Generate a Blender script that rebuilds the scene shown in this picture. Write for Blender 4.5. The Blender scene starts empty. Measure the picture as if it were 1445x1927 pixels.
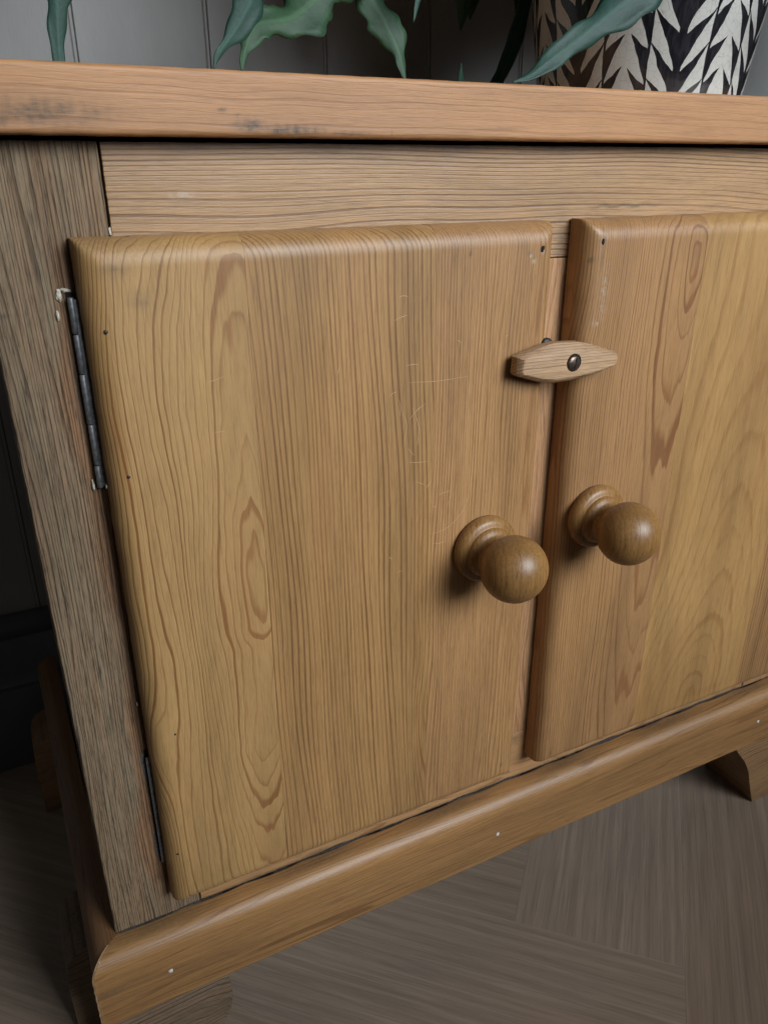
import bpy, math, random
import numpy as np
from mathutils import Vector, Matrix
random.seed(7); RNG = np.random.RandomState(7)
S = bpy.context.scene
COL = S.collection
H = 0.5779                       # height of the underside of the table top above the floor

# ------------------------------------------------------------------ camera
cam_d = bpy.data.cameras.new('camera'); cam = bpy.data.objects.new('camera', cam_d); COL.objects.link(cam)
S.camera = cam
YAW, PITCH, ROLL, F = 0.46986, -0.41571, -0.00287, 1474.45
fw = Vector((math.sin(YAW)*math.cos(PITCH), math.cos(YAW)*math.cos(PITCH), math.sin(PITCH)))
rt = Vector((math.cos(YAW), -math.sin(YAW), 0)); up = rt.cross(fw)
rt2 = rt*math.cos(ROLL)+up*math.sin(ROLL); up2 = -rt*math.sin(ROLL)+up*math.cos(ROLL)
m = Matrix((rt2, up2, -fw)).transposed().to_4x4()
m.translation = Vector((-0.00477, -0.372, H-0.01038))
cam.matrix_world = m
cam_d.sensor_fit = 'VERTICAL'; cam_d.sensor_height = 24.0; cam_d.lens = 24.0*F/1927.0
cam_d.clip_start = 0.01; cam_d.clip_end = 50
cam_d.dof.use_dof = True; cam_d.dof.focus_distance = 0.42; cam_d.dof.aperture_fstop = 22

# ------------------------------------------------------------------ room light
w = bpy.data.worlds.new('World'); S.world = w; w.use_nodes = True
w.node_tree.nodes['Background'].inputs[0].default_value = (0.80, 0.90, 1.0, 1)
w.node_tree.nodes['Background'].inputs[1].default_value = 0.018
def area(name, loc, target, sx, sy, power, color, spread=180):
    d = bpy.data.lights.new(name, 'AREA'); d.shape = 'RECTANGLE'; d.size = sx; d.size_y = sy
    d.energy = power; d.color = color; d.spread = math.radians(spread)
    o = bpy.data.objects.new(name, d); COL.objects.link(o); o.location = loc
    o.rotation_euler = (Vector(target)-Vector(loc)).to_track_quat('-Z', 'Y').to_euler()
    return o
area('window_light', (0.80, -0.90, H+0.52), (0.46, 0.0, H+0.04), 1.2, 1.0, 5.5, (0.88, 0.94, 1.0), 46)
area('room_light', (-0.75, -1.25, H+0.75), (0.12, 0.0, H-0.02), 0.9, 0.9, 0.16, (1.0, 0.93, 0.84), 60)
S.view_settings.view_transform = 'Standard'; S.view_settings.look = 'None'
S.view_settings.exposure = 0.0; S.view_settings.gamma = 1.0

# ------------------------------------------------------------------ noise on arrays
class Wob:
    """smooth 2-D wobble made of random waves"""
    def __init__(s, fx, fz, n=7):
        s.k = RNG.normal(0, 1, (n, 2))*np.array([fx, fz]); s.p = RNG.uniform(0, 6.28, n); s.n = n
    def __call__(s, x, z):
        o = 0
        for (a, b), p in zip(s.k, s.p): o = o+np.sin(6.283*(a*x+b*z)+p)
        return o/math.sqrt(s.n/2)
def gauss(x, z, cx, cz, sx, sz): return np.exp(-((x-cx)/sx)**2-((z-cz)/sz)**2)
def sstep(a, b, t):
    t = np.clip((t-a)/(b-a), 0, 1); return t*t*(3-2*t)

# ------------------------------------------------------------------ materials
class NT:
    def __init__(s, name):
        s.m = bpy.data.materials.new(name); s.m.use_nodes = True; s.t = s.m.node_tree
        s.b = s.t.nodes['Principled BSDF']
    def n(s, typ, **kw):
        o = s.t.nodes.new(typ)
        for k, v in kw.items():
            if k.startswith('i_'):
                key = k[2:]; key = int(key) if key.isdigit() else key
                if isinstance(v, bpy.types.NodeSocket): s.t.links.new(v, o.inputs[key])
                else: o.inputs[key].default_value = v
            else: setattr(o, k, v)
        return o
    def math(s, op, a, b=0.0, c=0.0, clamp=False):
        o = s.n('ShaderNodeMath', operation=op, use_clamp=clamp)
        for i, v in enumerate((a, b, c)):
            if isinstance(v, bpy.types.NodeSocket): s.t.links.new(v, o.inputs[i])
            else: o.inputs[i].default_value = v
        return o.outputs[0]
    def mix(s, f, a, b, bt='MIX'):
        o = s.n('ShaderNodeMix', data_type='RGBA', blend_type=bt)
        for i, v in ((0, f), (6, a), (7, b)):
            if isinstance(v, bpy.types.NodeSocket): s.t.links.new(v, o.inputs[i])
            else: o.inputs[i].default_value = v if i == 0 else (*v, 1)
        return o.outputs[2]
    def ramp(s, f, stops, interp='LINEAR'):
        o = s.n('ShaderNodeValToRGB'); s.t.links.new(f, o.inputs[0]); r = o.color_ramp; r.interpolation = interp
        while len(r.elements) < len(stops): r.elements.new(0.5)
        for e, (p, v) in zip(r.elements, stops):
            e.position = p; e.color = (v, v, v, 1) if not isinstance(v, tuple) else (*v, 1)
        return o.outputs[0]
    def obj(s, scale, off=(0, 0, 0)):
        tc = s.n('ShaderNodeTexCoord'); mp = s.n('ShaderNodeMapping')
        s.t.links.new(tc.outputs['Object'], mp.inputs[0]); mp.inputs['Scale'].default_value = scale; mp.inputs['Location'].default_value = off
        return mp.outputs[0]
    def noise(s, vec, scale=1.0, detail=3.0, rough=0.5):
        o = s.n('ShaderNodeTexNoise'); s.t.links.new(vec, o.inputs['Vector'])
        o.inputs['Scale'].default_value = scale; o.inputs['Detail'].default_value = detail; o.inputs['Roughness'].default_value = rough
        return o.outputs[0]
    def link(s, a, key): s.t.links.new(a, s.b.inputs[key])

def wood(name, light, dark, axis='z', rough=0.42, ringamt=0.85, fibre=0.25, mottle=0.2, tint=(0.36, 0.17, 0.07), bump=0.25,
         jitter=0.22, weather=0.0, wcol=(0.20, 0.18, 0.15), coat=0.0, off=0.0, dirt=0.0, late=(0.46, 0.83, 0.94), spec=0.5, tonea=0.75):
    t = NT(name)
    def sc(a, l): return {'z': (a, a, l), 'x': (l, a, a), 'y': (a, l, a)}[axis]
    O = (off, off*1.7, off*.6)
    ring = t.n('ShaderNodeAttribute', attribute_name='ring').outputs['Fac']
    mk = t.n('ShaderNodeAttribute', attribute_name='marks').outputs['Color']
    sep = t.n('ShaderNodeSeparateColor', i_Color=mk)
    j = t.noise(t.obj(sc(260, 6), O), 1, 2, 0.5)
    r = t.math('ADD', ring, t.math('MULTIPLY', t.math('SUBTRACT', j, 0.5), jitter*2))
    fr = t.math('FRACT', r)
    wn = t.n('ShaderNodeTexWhiteNoise', noise_dimensions='1D'); t.t.links.new(t.math('FLOOR', r), wn.inputs['W'])
    st = t.math('MULTIPLY_ADD', wn.outputs['Value'], 0.30, late[0])
    st = t.math('SUBTRACT', st, t.math('MULTIPLY', sep.outputs[0], 0.22))
    up_ = t.math('DIVIDE', t.math('SUBTRACT', fr, st), 0.24, clamp=True)
    dn_ = t.math('DIVIDE', t.math('SUBTRACT', 1.0, fr), 0.05, clamp=True)
    L = t.math('MULTIPLY', t.math('POWER', up_, 1.3), dn_)
    L = t.math('MAXIMUM', L, t.math('MULTIPLY', fr, 0.16))
    cont = t.math('MULTIPLY_ADD', wn.outputs['Value'], -0.35, 1.0)
    patch = t.noise(t.obj(sc(16, 5), O), 1, 2, 0.5)                       # contrast comes and goes over the board
    pc = t.ramp(patch, [(0.30, 0.62), (0.65, 1.0)])
    L = t.math('MULTIPLY', t.math('MULTIPLY', L, cont), t.math('MULTIPLY', pc, ringamt), clamp=True)
    fib = t.noise(t.obj(sc(900, 40), O), 1, 5, 0.7)
    fine = t.noise(t.obj(sc(2200, 160), O), 1, 2, 0.6)
    big = t.noise(t.obj(sc(22, 7), (off+3, 1, 2)), 1, 4, 0.55)
    dk = t.mix(sep.outputs[0], dark, (0.260, 0.095, 0.030)) if not weather else dark
    col = t.mix(L, light, dk)
    mt = t.ramp(big, [(0.35, 0.0), (0.70, 1.0)])
    col = t.mix(t.math('MULTIPLY', mt, mottle), col, tint)
    if weather:
        wz = t.noise(t.obj(sc(160, 6), (off, 5, 1)), 1, 5, 0.7)
        wf = t.math('MULTIPLY', t.ramp(wz, [(0.32, 0.35), (0.60, 1.0)]), weather)
        wf = t.math('MULTIPLY', wf, t.math('SUBTRACT', 1.0, sep.outputs[0], clamp=True))
        wc = t.mix(t.math('MULTIPLY', L, 0.8), wcol, tuple(c*0.36 for c in wcol))
        col = t.mix(wf, col, wc)
    fb = t.math('ADD', t.math('MULTIPLY', fib, 1.0), t.math('MULTIPLY', fine, 0.5))
    fr2 = t.ramp(fb, [(0.52, 1.0-fibre*1.5), (0.74, 1.0), (0.98, 1.0+fibre*0.8)])
    col = t.mix(1.0, col, fr2, 'MULTIPLY')
    tone = t.ramp(t.noise(t.obj(sc(34, 4), (off+9, 3, off)), 1, 4, 0.6), [(0.30, 0.66), (0.50, 0.95), (0.68, 1.12)])
    col = t.mix(tonea, col, t.mix(1.0, col, tone, 'MULTIPLY'))
    # reddish resin streaks, grey dirt and painted shade, pale scuffs
    if not weather:
        col = t.mix(t.math('MULTIPLY', sep.outputs[0], t.math('MULTIPLY_ADD', L, 0.35, 0.30)), col, (0.235, 0.092, 0.030))
    blot = t.noise(t.obj((420, 420, 420), O), 1, 3, 0.7)
    g = t.math('MULTIPLY', sep.outputs[1], t.ramp(blot, [(0.30, 0.55), (0.62, 1.0)]), clamp=True)
    col = t.mix(g, col, (0.052, 0.043, 0.034))
    col = t.mix(t.math('MULTIPLY', sep.outputs[2], t.ramp(blot, [(0.45, 0.2), (0.6, 1.0)])), col, (0.55, 0.50, 0.42))
    if dirt:
        dn = t.noise(t.obj((45, 45, 45), (2, off, 4)), 1, 5, 0.7)
        col = t.mix(t.math('MULTIPLY', t.ramp(dn, [(0.55, 0.0), (0.72, 1.0)]), dirt), col, (0.09, 0.075, 0.06))
    t.link(col, 'Base Color')
    rr = t.math('ADD', t.math('MULTIPLY', big, 0.22), rough-0.10)
    rr = t.math('ADD', rr, t.math('MULTIPLY', fib, 0.12))
    t.link(rr, 'Roughness')
    t.b.inputs['Specular IOR Level'].default_value = spec
    if coat: t.b.inputs['Coat Weight'].default_value = coat; t.b.inputs['Coat Roughness'].default_value = 0.28
    h = t.math('ADD', t.math('MULTIPLY', L, -0.6 if not weather else -1.0), t.math('MULTIPLY', fb, 0.7))
    h = t.math('ADD', h, t.math('MULTIPLY', t.noise(t.obj(sc(60, 12), O), 1, 2, 0.5), 0.5))
    bp = t.n('ShaderNodeBump', i_Strength=bump, i_Distance=0.0006, i_Height=h)
    t.link(bp.outputs[0], 'Normal')
    return t.m

def plain(name, col, rough=0.5, metal=0.0, var=0.25, scale=200, bump=0.2, spec=0.5, dist=0.0005):
    t = NT(name); n = t.noise(t.obj((scale,)*3), 1, 4, 0.6)
    t.link(t.mix(t.ramp(n, [(0.35, 0.0), (0.65, 1.0)]), tuple(c*(1-var) for c in col), tuple(min(1, c*(1+var)) for c in col)), 'Base Color')
    t.b.inputs['Roughness'].default_value = rough; t.b.inputs['Metallic'].default_value = metal
    t.b.inputs['Specular IOR Level'].default_value = spec
    t.link(t.n('ShaderNodeBump', i_Strength=bump, i_Distance=dist, i_Height=n).outputs[0], 'Normal')
    return t.m

M = {}
M['plank_a'] = wood('pine_plank_wide_grain', (0.440, 0.266, 0.104), (0.190, 0.078, 0.022), rough=0.42, mottle=0.22, tint=(0.30, 0.155, 0.055), off=1, fibre=0.16, jitter=0.14, late=(0.50, 0.87, 0.95), bump=0.12, ringamt=1.0)
M['plank_b'] = wood('pine_plank_close_grain', (0.385, 0.218, 0.082), (0.150, 0.062, 0.020), rough=0.38, mottle=0.28, tint=(0.28, 0.14, 0.062), off=5, fibre=0.18, jitter=0.16, bump=0.15, ringamt=0.90)
M['plank_c'] = wood('pine_plank_fine_grain', (0.385, 0.212, 0.086), (0.190, 0.085, 0.030), rough=0.37, mottle=0.30, tint=(0.28, 0.14, 0.065), off=9, fibre=0.20, jitter=0.18, ringamt=0.75, bump=0.15)
M['plank_d'] = wood('pine_plank_reddish', (0.375, 0.205, 0.083), (0.180, 0.074, 0.026), rough=0.37, mottle=0.35, tint=(0.26, 0.13, 0.060), off=14, fibre=0.18, ringamt=0.95, bump=0.15)
M['plank_e'] = wood('pine_plank_yellow', (0.440, 0.256, 0.096), (0.260, 0.125, 0.040), rough=0.38, mottle=0.65, tint=(0.31, 0.155, 0.05), off=19, fibre=0.16, ringamt=0.6, bump=0.12)
M['rail'] = wood('pine_rail', (0.440, 0.262, 0.122), (0.165, 0.080, 0.034), axis='x', rough=0.40, mottle=0.25, tint=(0.34, 0.20, 0.11), off=23, bump=0.5, fibre=0.18, jitter=0.14, ringamt=0.95, late=(0.42, 0.84, 0.94))
M['stile'] = wood('pine_stile', (0.400, 0.225, 0.110), (0.230, 0.105, 0.045), rough=0.45, mottle=0.3, off=29, bump=0.4)
M['lower_rail'] = wood('pine_lower_rail', (0.420, 0.240, 0.105), (0.260, 0.120, 0.045), axis='x', rough=0.45, mottle=0.3, off=31, bump=0.3)
M['top'] = wood('pine_table_top', (0.500, 0.255, 0.110), (0.310, 0.135, 0.052), axis='x', rough=0.45, mottle=0.3, tint=(0.40, 0.19, 0.085), off=37, bump=0.3, fibre=0.14, jitter=0.30, ringamt=0.60)
M['post'] = wood('weathered_pine_post', (0.250, 0.140, 0.072), (0.085, 0.040, 0.018), rough=0.62, mottle=0.4, tint=(0.17, 0.085, 0.045), off=41, bump=0.9, fibre=0.45, jitter=0.45, ringamt=1.0, weather=0.92, wcol=(0.205, 0.155, 0.098), spec=0.3)
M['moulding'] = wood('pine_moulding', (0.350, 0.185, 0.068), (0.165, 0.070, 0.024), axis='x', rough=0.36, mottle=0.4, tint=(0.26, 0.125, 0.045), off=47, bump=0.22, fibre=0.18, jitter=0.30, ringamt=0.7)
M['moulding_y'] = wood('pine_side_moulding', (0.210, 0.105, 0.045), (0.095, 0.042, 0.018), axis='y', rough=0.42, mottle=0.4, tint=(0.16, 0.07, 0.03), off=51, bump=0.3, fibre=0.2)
M['foot'] = wood('pine_foot', (0.300, 0.170, 0.078), (0.150, 0.075, 0.034), axis='x', rough=0.45, mottle=0.4, tint=(0.22, 0.12, 0.05), off=57, bump=0.4)
M['foot_worn'] = wood('worn_pine_foot', (0.220, 0.130, 0.068), (0.085, 0.045, 0.022), axis='x', rough=0.6, mottle=0.4, tint=(0.15, 0.09, 0.05), off=61, bump=0.8, fibre=0.4, weather=0.6, wcol=(0.165, 0.125, 0.085))
M['side'] = wood('pine_side_panel', (0.300, 0.150, 0.062), (0.130, 0.055, 0.022), rough=0.45, off=67)
M['knob'] = wood('turned_pine_knob', (0.300, 0.155, 0.048), (0.170, 0.078, 0.024), rough=0.33, mottle=0.5, tint=(0.15, 0.07, 0.022), off=71, bump=0.12, fibre=0.30, jitter=0.5, ringamt=0.6, coat=0.0)
M['button'] = wood('pine_turn_button', (0.440, 0.285, 0.160), (0.190, 0.100, 0.050), axis='x', rough=0.5, mottle=0.2, off=77, bump=0.5, jitter=0.15, ringamt=0.85, late=(0.45, 0.8, 0.93))
M['dark'] = plain('dark_gap_shade', (0.012, 0.009, 0.007), 0.9)  # near-black colour stands in for shade in gaps and inside the carcass
M['grime'] = plain('old_glue_grime', (0.030, 0.023, 0.017), 0.8, 0, 0.5, 400)
M['iron'] = plain('dull_iron', (0.150, 0.153, 0.158), 0.48, 0.5, 0.35, 500, 0.4)
M['nail'] = plain('rusty_nail_head', (0.030, 0.026, 0.024), 0.5, 0.4)
M['filler'] = plain('white_filler', (0.62, 0.62, 0.60), 0.7, 0, 0.15, 900, 0.5)
M['paint'] = plain('old_cream_paint', (0.52, 0.47, 0.38), 0.7, 0, 0.25, 900, 0.8)
M['scratch'] = plain('pale_scratch', (0.50, 0.33, 0.175), 0.6, 0, 0.1)
M['screw'] = plain('bronzed_screw', (0.150, 0.110, 0.085), 0.34, 0.8, 0.3, 700, 0.3)
M['hole'] = plain('knot_and_recess_shade', (0.010, 0.006, 0.004), 0.95)  # near-black for knot holes, and for shade painted into recesses and slots

# ------------------------------------------------------------------ object helpers
def tag(o, label=None, cat=None, group=None, kind=None):
    for k, v in (('label', label), ('category', cat), ('group', group), ('kind', kind)):
        if v: o[k] = v
    return o
def empty(name, loc):
    o = bpy.data.objects.new(name, None); COL.objects.link(o); o.location = loc; o.empty_display_size = 0.05; return o
def wloc(o):
    v = Vector(o.location)
    while o.parent: o = o.parent; v += Vector(o.location)
    return v
def link_mesh(name, V, F_, mat, parent=None, ring=None, marks=None, smooth=True, sharp=None):
    V = np.asarray(V, dtype=float); c = (V.min(0)+V.max(0))/2
    me = bpy.data.meshes.new(name); me.from_pydata((V-c).tolist(), [], F_ if isinstance(F_, list) else F_.tolist()); 
    if ring is not None:
        a = me.attributes.new('ring', 'FLOAT', 'POINT'); a.data.foreach_set('value', np.asarray(ring, dtype=np.float32))
    if marks is not None:
        a = me.attributes.new('marks', 'FLOAT_COLOR', 'POINT')
        mm = np.ones((len(V), 4), dtype=np.float32); mm[:, :3] = marks; a.data.foreach_set('color', mm.ravel())
    me.materials.append(mat)
    me.polygons.foreach_set('use_smooth', [smooth]*len(me.polygons))
    me.update()
    if sharp: me.set_sharp_from_angle(angle=math.radians(sharp))
    o = bpy.data.objects.new(name, me); COL.objects.link(o)
    if parent: o.parent = parent; o.location = Vector(c)-wloc(parent)
    else: o.location = c
    return o
def samples(a, b, res, ra, rb):
    """positions along one side of a board, denser in the rounded edges"""
    th = np.linspace(0, math.pi/2, 8)[:-1]
    pa = a+ra*(1-np.cos(th)) if ra > 0 else np.array([a])
    pb = b-rb*(1-np.cos(th)) if rb > 0 else np.array([b])
    n = max(2, int((b-a-ra-rb)/res))
    mid = np.linspace(a+ra, b-rb, n+1)
    if ra == 0: mid = mid[1:]
    if rb == 0: mid = mid[:-1]
    return np.unique(np.concatenate([pa, mid, pb]))
def edge_drop(e, r):
    e = np.clip(e, 0, r); return r-np.sqrt(np.maximum(0, r*r-(r-e)**2))
def board(name, x0, x1, z0, z1, yf, yb, mat, parent, phi, r=(0, 0, 0, 0), res=0.0015, marks=None, kd=0.0, wear=0.0002, relief=0.0, resz=None, dent=1.0):
    """board facing -Y; r = edge radii left,right,bottom,top; z in photo frame (0 = under the table top)"""
    xs = samples(x0, x1, res, r[0], r[1]); zs = samples(z0, z1, resz or res*1.5, r[2], r[3])
    X, Z = np.meshgrid(xs, zs); nx, nz = len(xs), len(zs)
    D = np.zeros_like(X)
    for e, rr in ((X-x0, r[0]), (x1-X, r[1]), (Z-z0, r[2]), (z1-Z, r[3])):
        if rr > 0: D = np.maximum(D, edge_drop(e, rr))
    R = phi(X, Z)+kd*D
    MK = np.zeros(X.shape+(3,))
    if marks: 
        for i, f in enumerate(marks):
            if f is not None: MK[..., i] = np.clip(f(X, Z), 0, 1)
    wb = Wob(45, 45); wb3 = Wob(160, 160); wv = wear*0.35*(wb(X, Z)+0.5*wb3(X, Z))*np.clip(1-np.minimum(np.minimum(X-x0, x1-X), np.minimum(Z-z0, z1-Z))/0.004, 0, 1)
    Y = yf+D
    if relief: Y = Y+relief*Wob(30, 12)(X, Z)
    if marks and marks[1] is not None: Y = Y+0.0009*np.clip(marks[1](X, Z)-0.75, 0, 1)*4*dent
    XX = X+wv*((X-x0 < .004)*(r[0] > 0)*1.0+(x1-X < .004)*(r[1] > 0)*1.0); ZZ = Z+wv*((Z-z0 < .004)*1.0+(z1-Z < .004)*1.0)
    V = np.stack([XX, Y, ZZ+H], -1).reshape(-1, 3)
    idx = np.arange(nx*nz).reshape(nz, nx)
    Fq = np.stack([idx[:-1, :-1], idx[:-1, 1:], idx[1:, 1:], idx[1:, :-1]], -1).reshape(-1, 4)
    loop = np.concatenate([idx[0, :-1], idx[:-1, -1], idx[-1, :0:-1], idx[:0:-1, 0]])
    n0 = len(V); B = V[loop].copy(); B[:, 1] = yb
    V = np.concatenate([V, B]); nb = len(loop); k = np.arange(nb); k2 = (k+1) % nb
    Fs = np.stack([loop[k2], loop[k], n0+k, n0+k2], -1)
    R = np.concatenate([R.ravel(), R.ravel()[loop]]); MK = MK.reshape(-1, 3); MK = np.concatenate([MK, MK[loop]])
    faces = Fq.tolist()+Fs.tolist()+[list(range(n0+nb-1, n0-1, -1))]
    return link_mesh(name, V, faces, mat, parent, R, MK, True, 50)
def box(name, x0, x1, y0, y1, z0, z1, mat, parent, bev=0.0008, ring=None):
    import bmesh
    bm = bmesh.new(); bmesh.ops.create_cube(bm, size=1)
    for v in bm.verts: v.co = Vector(((x0+x1)/2+v.co.x*(x1-x0), (y0+y1)/2+v.co.y*(y1-y0), (z0+z1)/2+H+v.co.z*(z1-z0)))
    if bev: bmesh.ops.bevel(bm, geom=bm.edges[:], offset=bev, segments=2, profile=0.5, affect='EDGES')
    bm.verts.ensure_lookup_table()
    V = [tuple(v.co) for v in bm.verts]; bm.verts.index_update(); Fc = [[v.index for v in f.verts] for f in bm.faces]; bm.free()
    Va = np.array(V)
    return link_mesh(name, V, Fc, mat, parent, None if ring is None else ring(Va[:, 0], Va[:, 1], Va[:, 2]-H), None, True, 40)
def disc(name, x, y, z, rad, mat, parent, dome=0.0004, n=14, sx=1.0, sz=1.0):
    """small round head facing -Y, slightly domed"""
    V = [(x, y-dome, z+H)]; Fc = []
    for k, (rr, dd) in enumerate(((0.55, 0.8), (0.9, 0.45), (1.0, 0.0))):
        for i in range(n):
            a = 2*math.pi*i/n; q = rad*rr*(1+0.10*math.sin(3*a+x*900)+0.06*math.sin(5*a+z*700))
            V.append((x+math.cos(a)*q*sx, y-dome*dd+(0.0004 if k == 2 else 0), z+H+math.sin(a)*q*sz))
    for i in range(n):
        j = (i+1) % n; Fc.append([0, 1+j, 1+i][::-1] if False else [0, 1+i, 1+j])
        for k in range(2): Fc.append([1+k*n+i, 1+(k+1)*n+i, 1+(k+1)*n+j, 1+k*n+j])
    return link_mesh(name, V, Fc, mat, parent)
def lathe_y(name, cx, y0, cz, prof, mat, parent, n=56):
    """turned shape about an axis along -Y; prof = (distance out from y0, radius)"""
    V = []; R = []; Fc = []
    for (d, rad) in prof:
        for i in range(n):
            a = 2*math.pi*i/n; V.append((cx+math.cos(a)*rad, y0-d, cz+H+math.sin(a)*rad))
            R.append(420*(math.cos(a)*rad*0.8+0.35*d)+0.0)
    for k in range(len(prof)-1):
        for i in range(n):
            j = (i+1) % n; Fc.append([k*n+i, k*n+j, (k+1)*n+j, (k+1)*n+i])
    Fc.append([(len(prof)-1)*n+i for i in range(n)])
    return link_mesh(name, V, Fc, mat, parent, R)
def ribbon(path, wid):
    V = []; Fc = []
    for k, (x, y, z) in enumerate(path):
        a = np.array(path[max(k-1, 0)]); b = np.array(path[min(k+1, len(path)-1)]); t = b-a; L = np.hypot(t[0], t[2])+1e-9
        nx, nz = -t[2]/L, t[0]/L; ww = wid*(0.3+0.7*math.sin(math.pi*(k+0.3)/(len(path)-0.4)))*0.5
        V += [(x+nx*ww, y, z+H+nz*ww), (x-nx*ww, y, z+H-nz*ww)]
    for k in range(len(path)-1): Fc.append([2*k, 2*k+1, 2*k+3, 2*k+2])
    return V, Fc
def smooth_path(pts, n=14):
    P = np.array(pts, float); out = []
    Q = np.vstack([2*P[0]-P[1], P, 2*P[-1]-P[-2]])
    for i in range(1, len(Q)-2):
        for t in np.linspace(0, 1, n, endpoint=False):
            a, b, c_, d = Q[i-1], Q[i], Q[i+1], Q[i+2]
            out.append(0.5*((2*b)+(-a+c_)*t+(2*a-5*b+4*c_-d)*t*t+(-a+3*b-3*c_+d)*t**3))
    out.append(P[-1]); return np.array(out)

# ================================================================== ROOM
# ---- floor: oak planks laid herringbone at 45 degrees to the cabinet
floor = box('floor', -2.0, 3.0, -2.2, 1.2, -H-0.03, -H-0.0025, M['dark'], None, 0)
tag(floor, kind='structure')
def oak(name, off, base):
    t = NT(name)
    v = t.obj((9, 260, 60), (off, off*2, 0)); n1 = t.noise(v, 1, 7, 0.65)
    n2 = t.noise(t.obj((22, 900, 100), (off, 0, 3)), 1, 3, 0.6)
    n3 = t.noise(t.obj((4, 26, 1), (off*3, 2, 3)), 1, 3, 0.5)
    wv = t.n('ShaderNodeTexWave', wave_type='BANDS', bands_direction='Y'); t.t.links.new(t.obj((2.2, 55, 1), (off, off, 0)), wv.inputs['Vector'])
    wv.inputs['Scale'].default_value = 0.5; wv.inputs['Distortion'].default_value = 7; wv.inputs['Detail'].default_value = 3; wv.inputs['Detail Scale'].default_value = 0.5
    c = t.mix(t.ramp(n1, [(0.3, 0.0), (0.7, 1.0)]), tuple(x*0.80 for x in base), tuple(x*1.18 for x in base))
    c = t.mix(t.math('MULTIPLY', t.ramp(wv.outputs['Color'], [(0.25, 1.0), (0.6, 0.0)]), 0.22), c, tuple(x*0.6 for x in base))
    c = t.mix(t.math('MULTIPLY', t.ramp(n2, [(0.36, 1.0), (0.52, 0.0)]), 0.40), c, tuple(x*0.55 for x in base))
    c = t.mix(t.math('MULTIPLY', t.ramp(n3, [(0.45, 0.0), (0.7, 1.0)]), 0.35), c, (base[0]*0.85, base[1]*0.78, base[2]*0.70))
    t.link(c, 'Base Color'); t.link(t.math('MULTIPLY_ADD', n1, 0.2, 0.42), 'Roughness')
    t.link(t.n('ShaderNodeBump', i_Strength=0.25, i_Distance=0.0005, i_Height=t.math('ADD', n2, t.math('MULTIPLY', n1, 0.5))).outputs[0], 'Normal')
    return t.m
OAK = [oak('oak_floor_%d' % i, i*7.3, b) for i, b in enumerate([(0.272, 0.208, 0.158), (0.325, 0.248, 0.188), (0.240, 0.184, 0.142), (0.298, 0.224, 0.166)])]
PW = 0.132; PL = PW*5
import bmesh
def plank_mesh(L, W, mat):
    bm = bmesh.new(); bmesh.ops.create_cube(bm, size=1)
    g = 0.00004
    for v in bm.verts: v.co = Vector((v.co.x*(L-g), v.co.y*(W-g), v.co.z*0.012))
    bmesh.ops.bevel(bm, geom=[e for e in bm.edges if all(v.co.z > 0 for v in e.verts)], offset=0.00012, segments=1, affect='EDGES')
    me = bpy.data.meshes.new('floor_plank'); bm.to_mesh(me); bm.free(); me.materials.append(mat); return me
PM = [plank_mesh(PL, PW, o) for o in OAK]
s2 = math.sqrt(0.5)
def uv2xy(u, v): return (u*s2+v*s2, u*s2-v*s2)        # u runs to +x+y, v to +x-y
uc, vc = (0.2956-0.0175)*s2, (0.3848+0.1126)*s2        # photo corner b gives the plank end, c gives the long joint
vc = (0.3848+0.1126)*s2
# H planks run along u with v side going to -v (towards the wall); V planks run along v
cnt = 0
def add_plank(u0, v0, horiz):
    global cnt
    if horiz: uu, vv, ang = u0+PL/2, v0-PW/2, math.radians(45)
    else: uu, vv, ang = u0+PW/2, v0-PL/2, math.radians(-45)
    x, y = uv2xy(uu, vv)
    if not (-0.75 < x < 1.5 and -1.0 < y < 0.75): return
    i = cnt % 4; cnt += 1
    o = bpy.data.objects.new('plank', PM[(i*3+cnt//3) % 4]); COL.objects.link(o); o.parent = floor
    o.location = Vector((x, y, -0.0060))-Vector(floor.location)
    o.rotation_euler = (0, 0, ang+(math.pi if cnt % 2 else 0))
def herring():
    # local frame (p, q): p = u, q = -v ... q grows towards the wall
    # H_k : p in [kW, kW+L], q in [kW, kW+W];   V_k : p in [(k-1)W, kW], q in [kW, kW+L]
    # photo: plank between joint b-c (its end) and line c..: mirrored, so use q -> +v growth
    for k in range(-16, 17):
        for rep in range(-3, 4):
            # axes chosen so that H_0 starts at (uc, vc) and V_0 lies at its left
            yield ('H', uc+k*PW+rep*2*PL, vc-k*PW)
            yield ('V', uc+(k-1)*PW+rep*2*PL, vc-k*PW)
for typ, u, v in herring(): add_plank(u, v, typ == 'H')

# ---- panelled wall behind, with skirting board
def paint_wall(name, col, rough=0.5):
    t = NT(name); n = t.noise(t.obj((14, 14, 5)), 1, 4, 0.6); n2 = t.noise(t.obj((600, 600, 120)), 1, 3, 0.6)
    t.link(t.mix(t.ramp(n, [(0.3, 0.0), (0.7, 1.0)]), tuple(c*0.88 for c in col), tuple(c*1.08 for c in col)), 'Base Color')
    t.b.inputs['Roughness'].default_value = rough
    t.link(t.n('ShaderNodeBump', i_Strength=0.3, i_Distance=0.0004, i_Height=n2).outputs[0], 'Normal')
    return t.m
M['wall'] = paint_wall('grey_wall_paint', (0.225, 0.225, 0.217)); M['skirt'] = paint_wall('dark_skirting_paint', (0.070, 0.078, 0.092), 0.35)
wall = box('wall', -2.0, 3.0, 0.400, 0.46, -H-0.03, 1.6, M['wall'], None, 0); tag(wall, kind='structure')
gx = 0.1053
k = 0
edges = [gx+(i)*0.1086 for i in range(-12, 14)]
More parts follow.
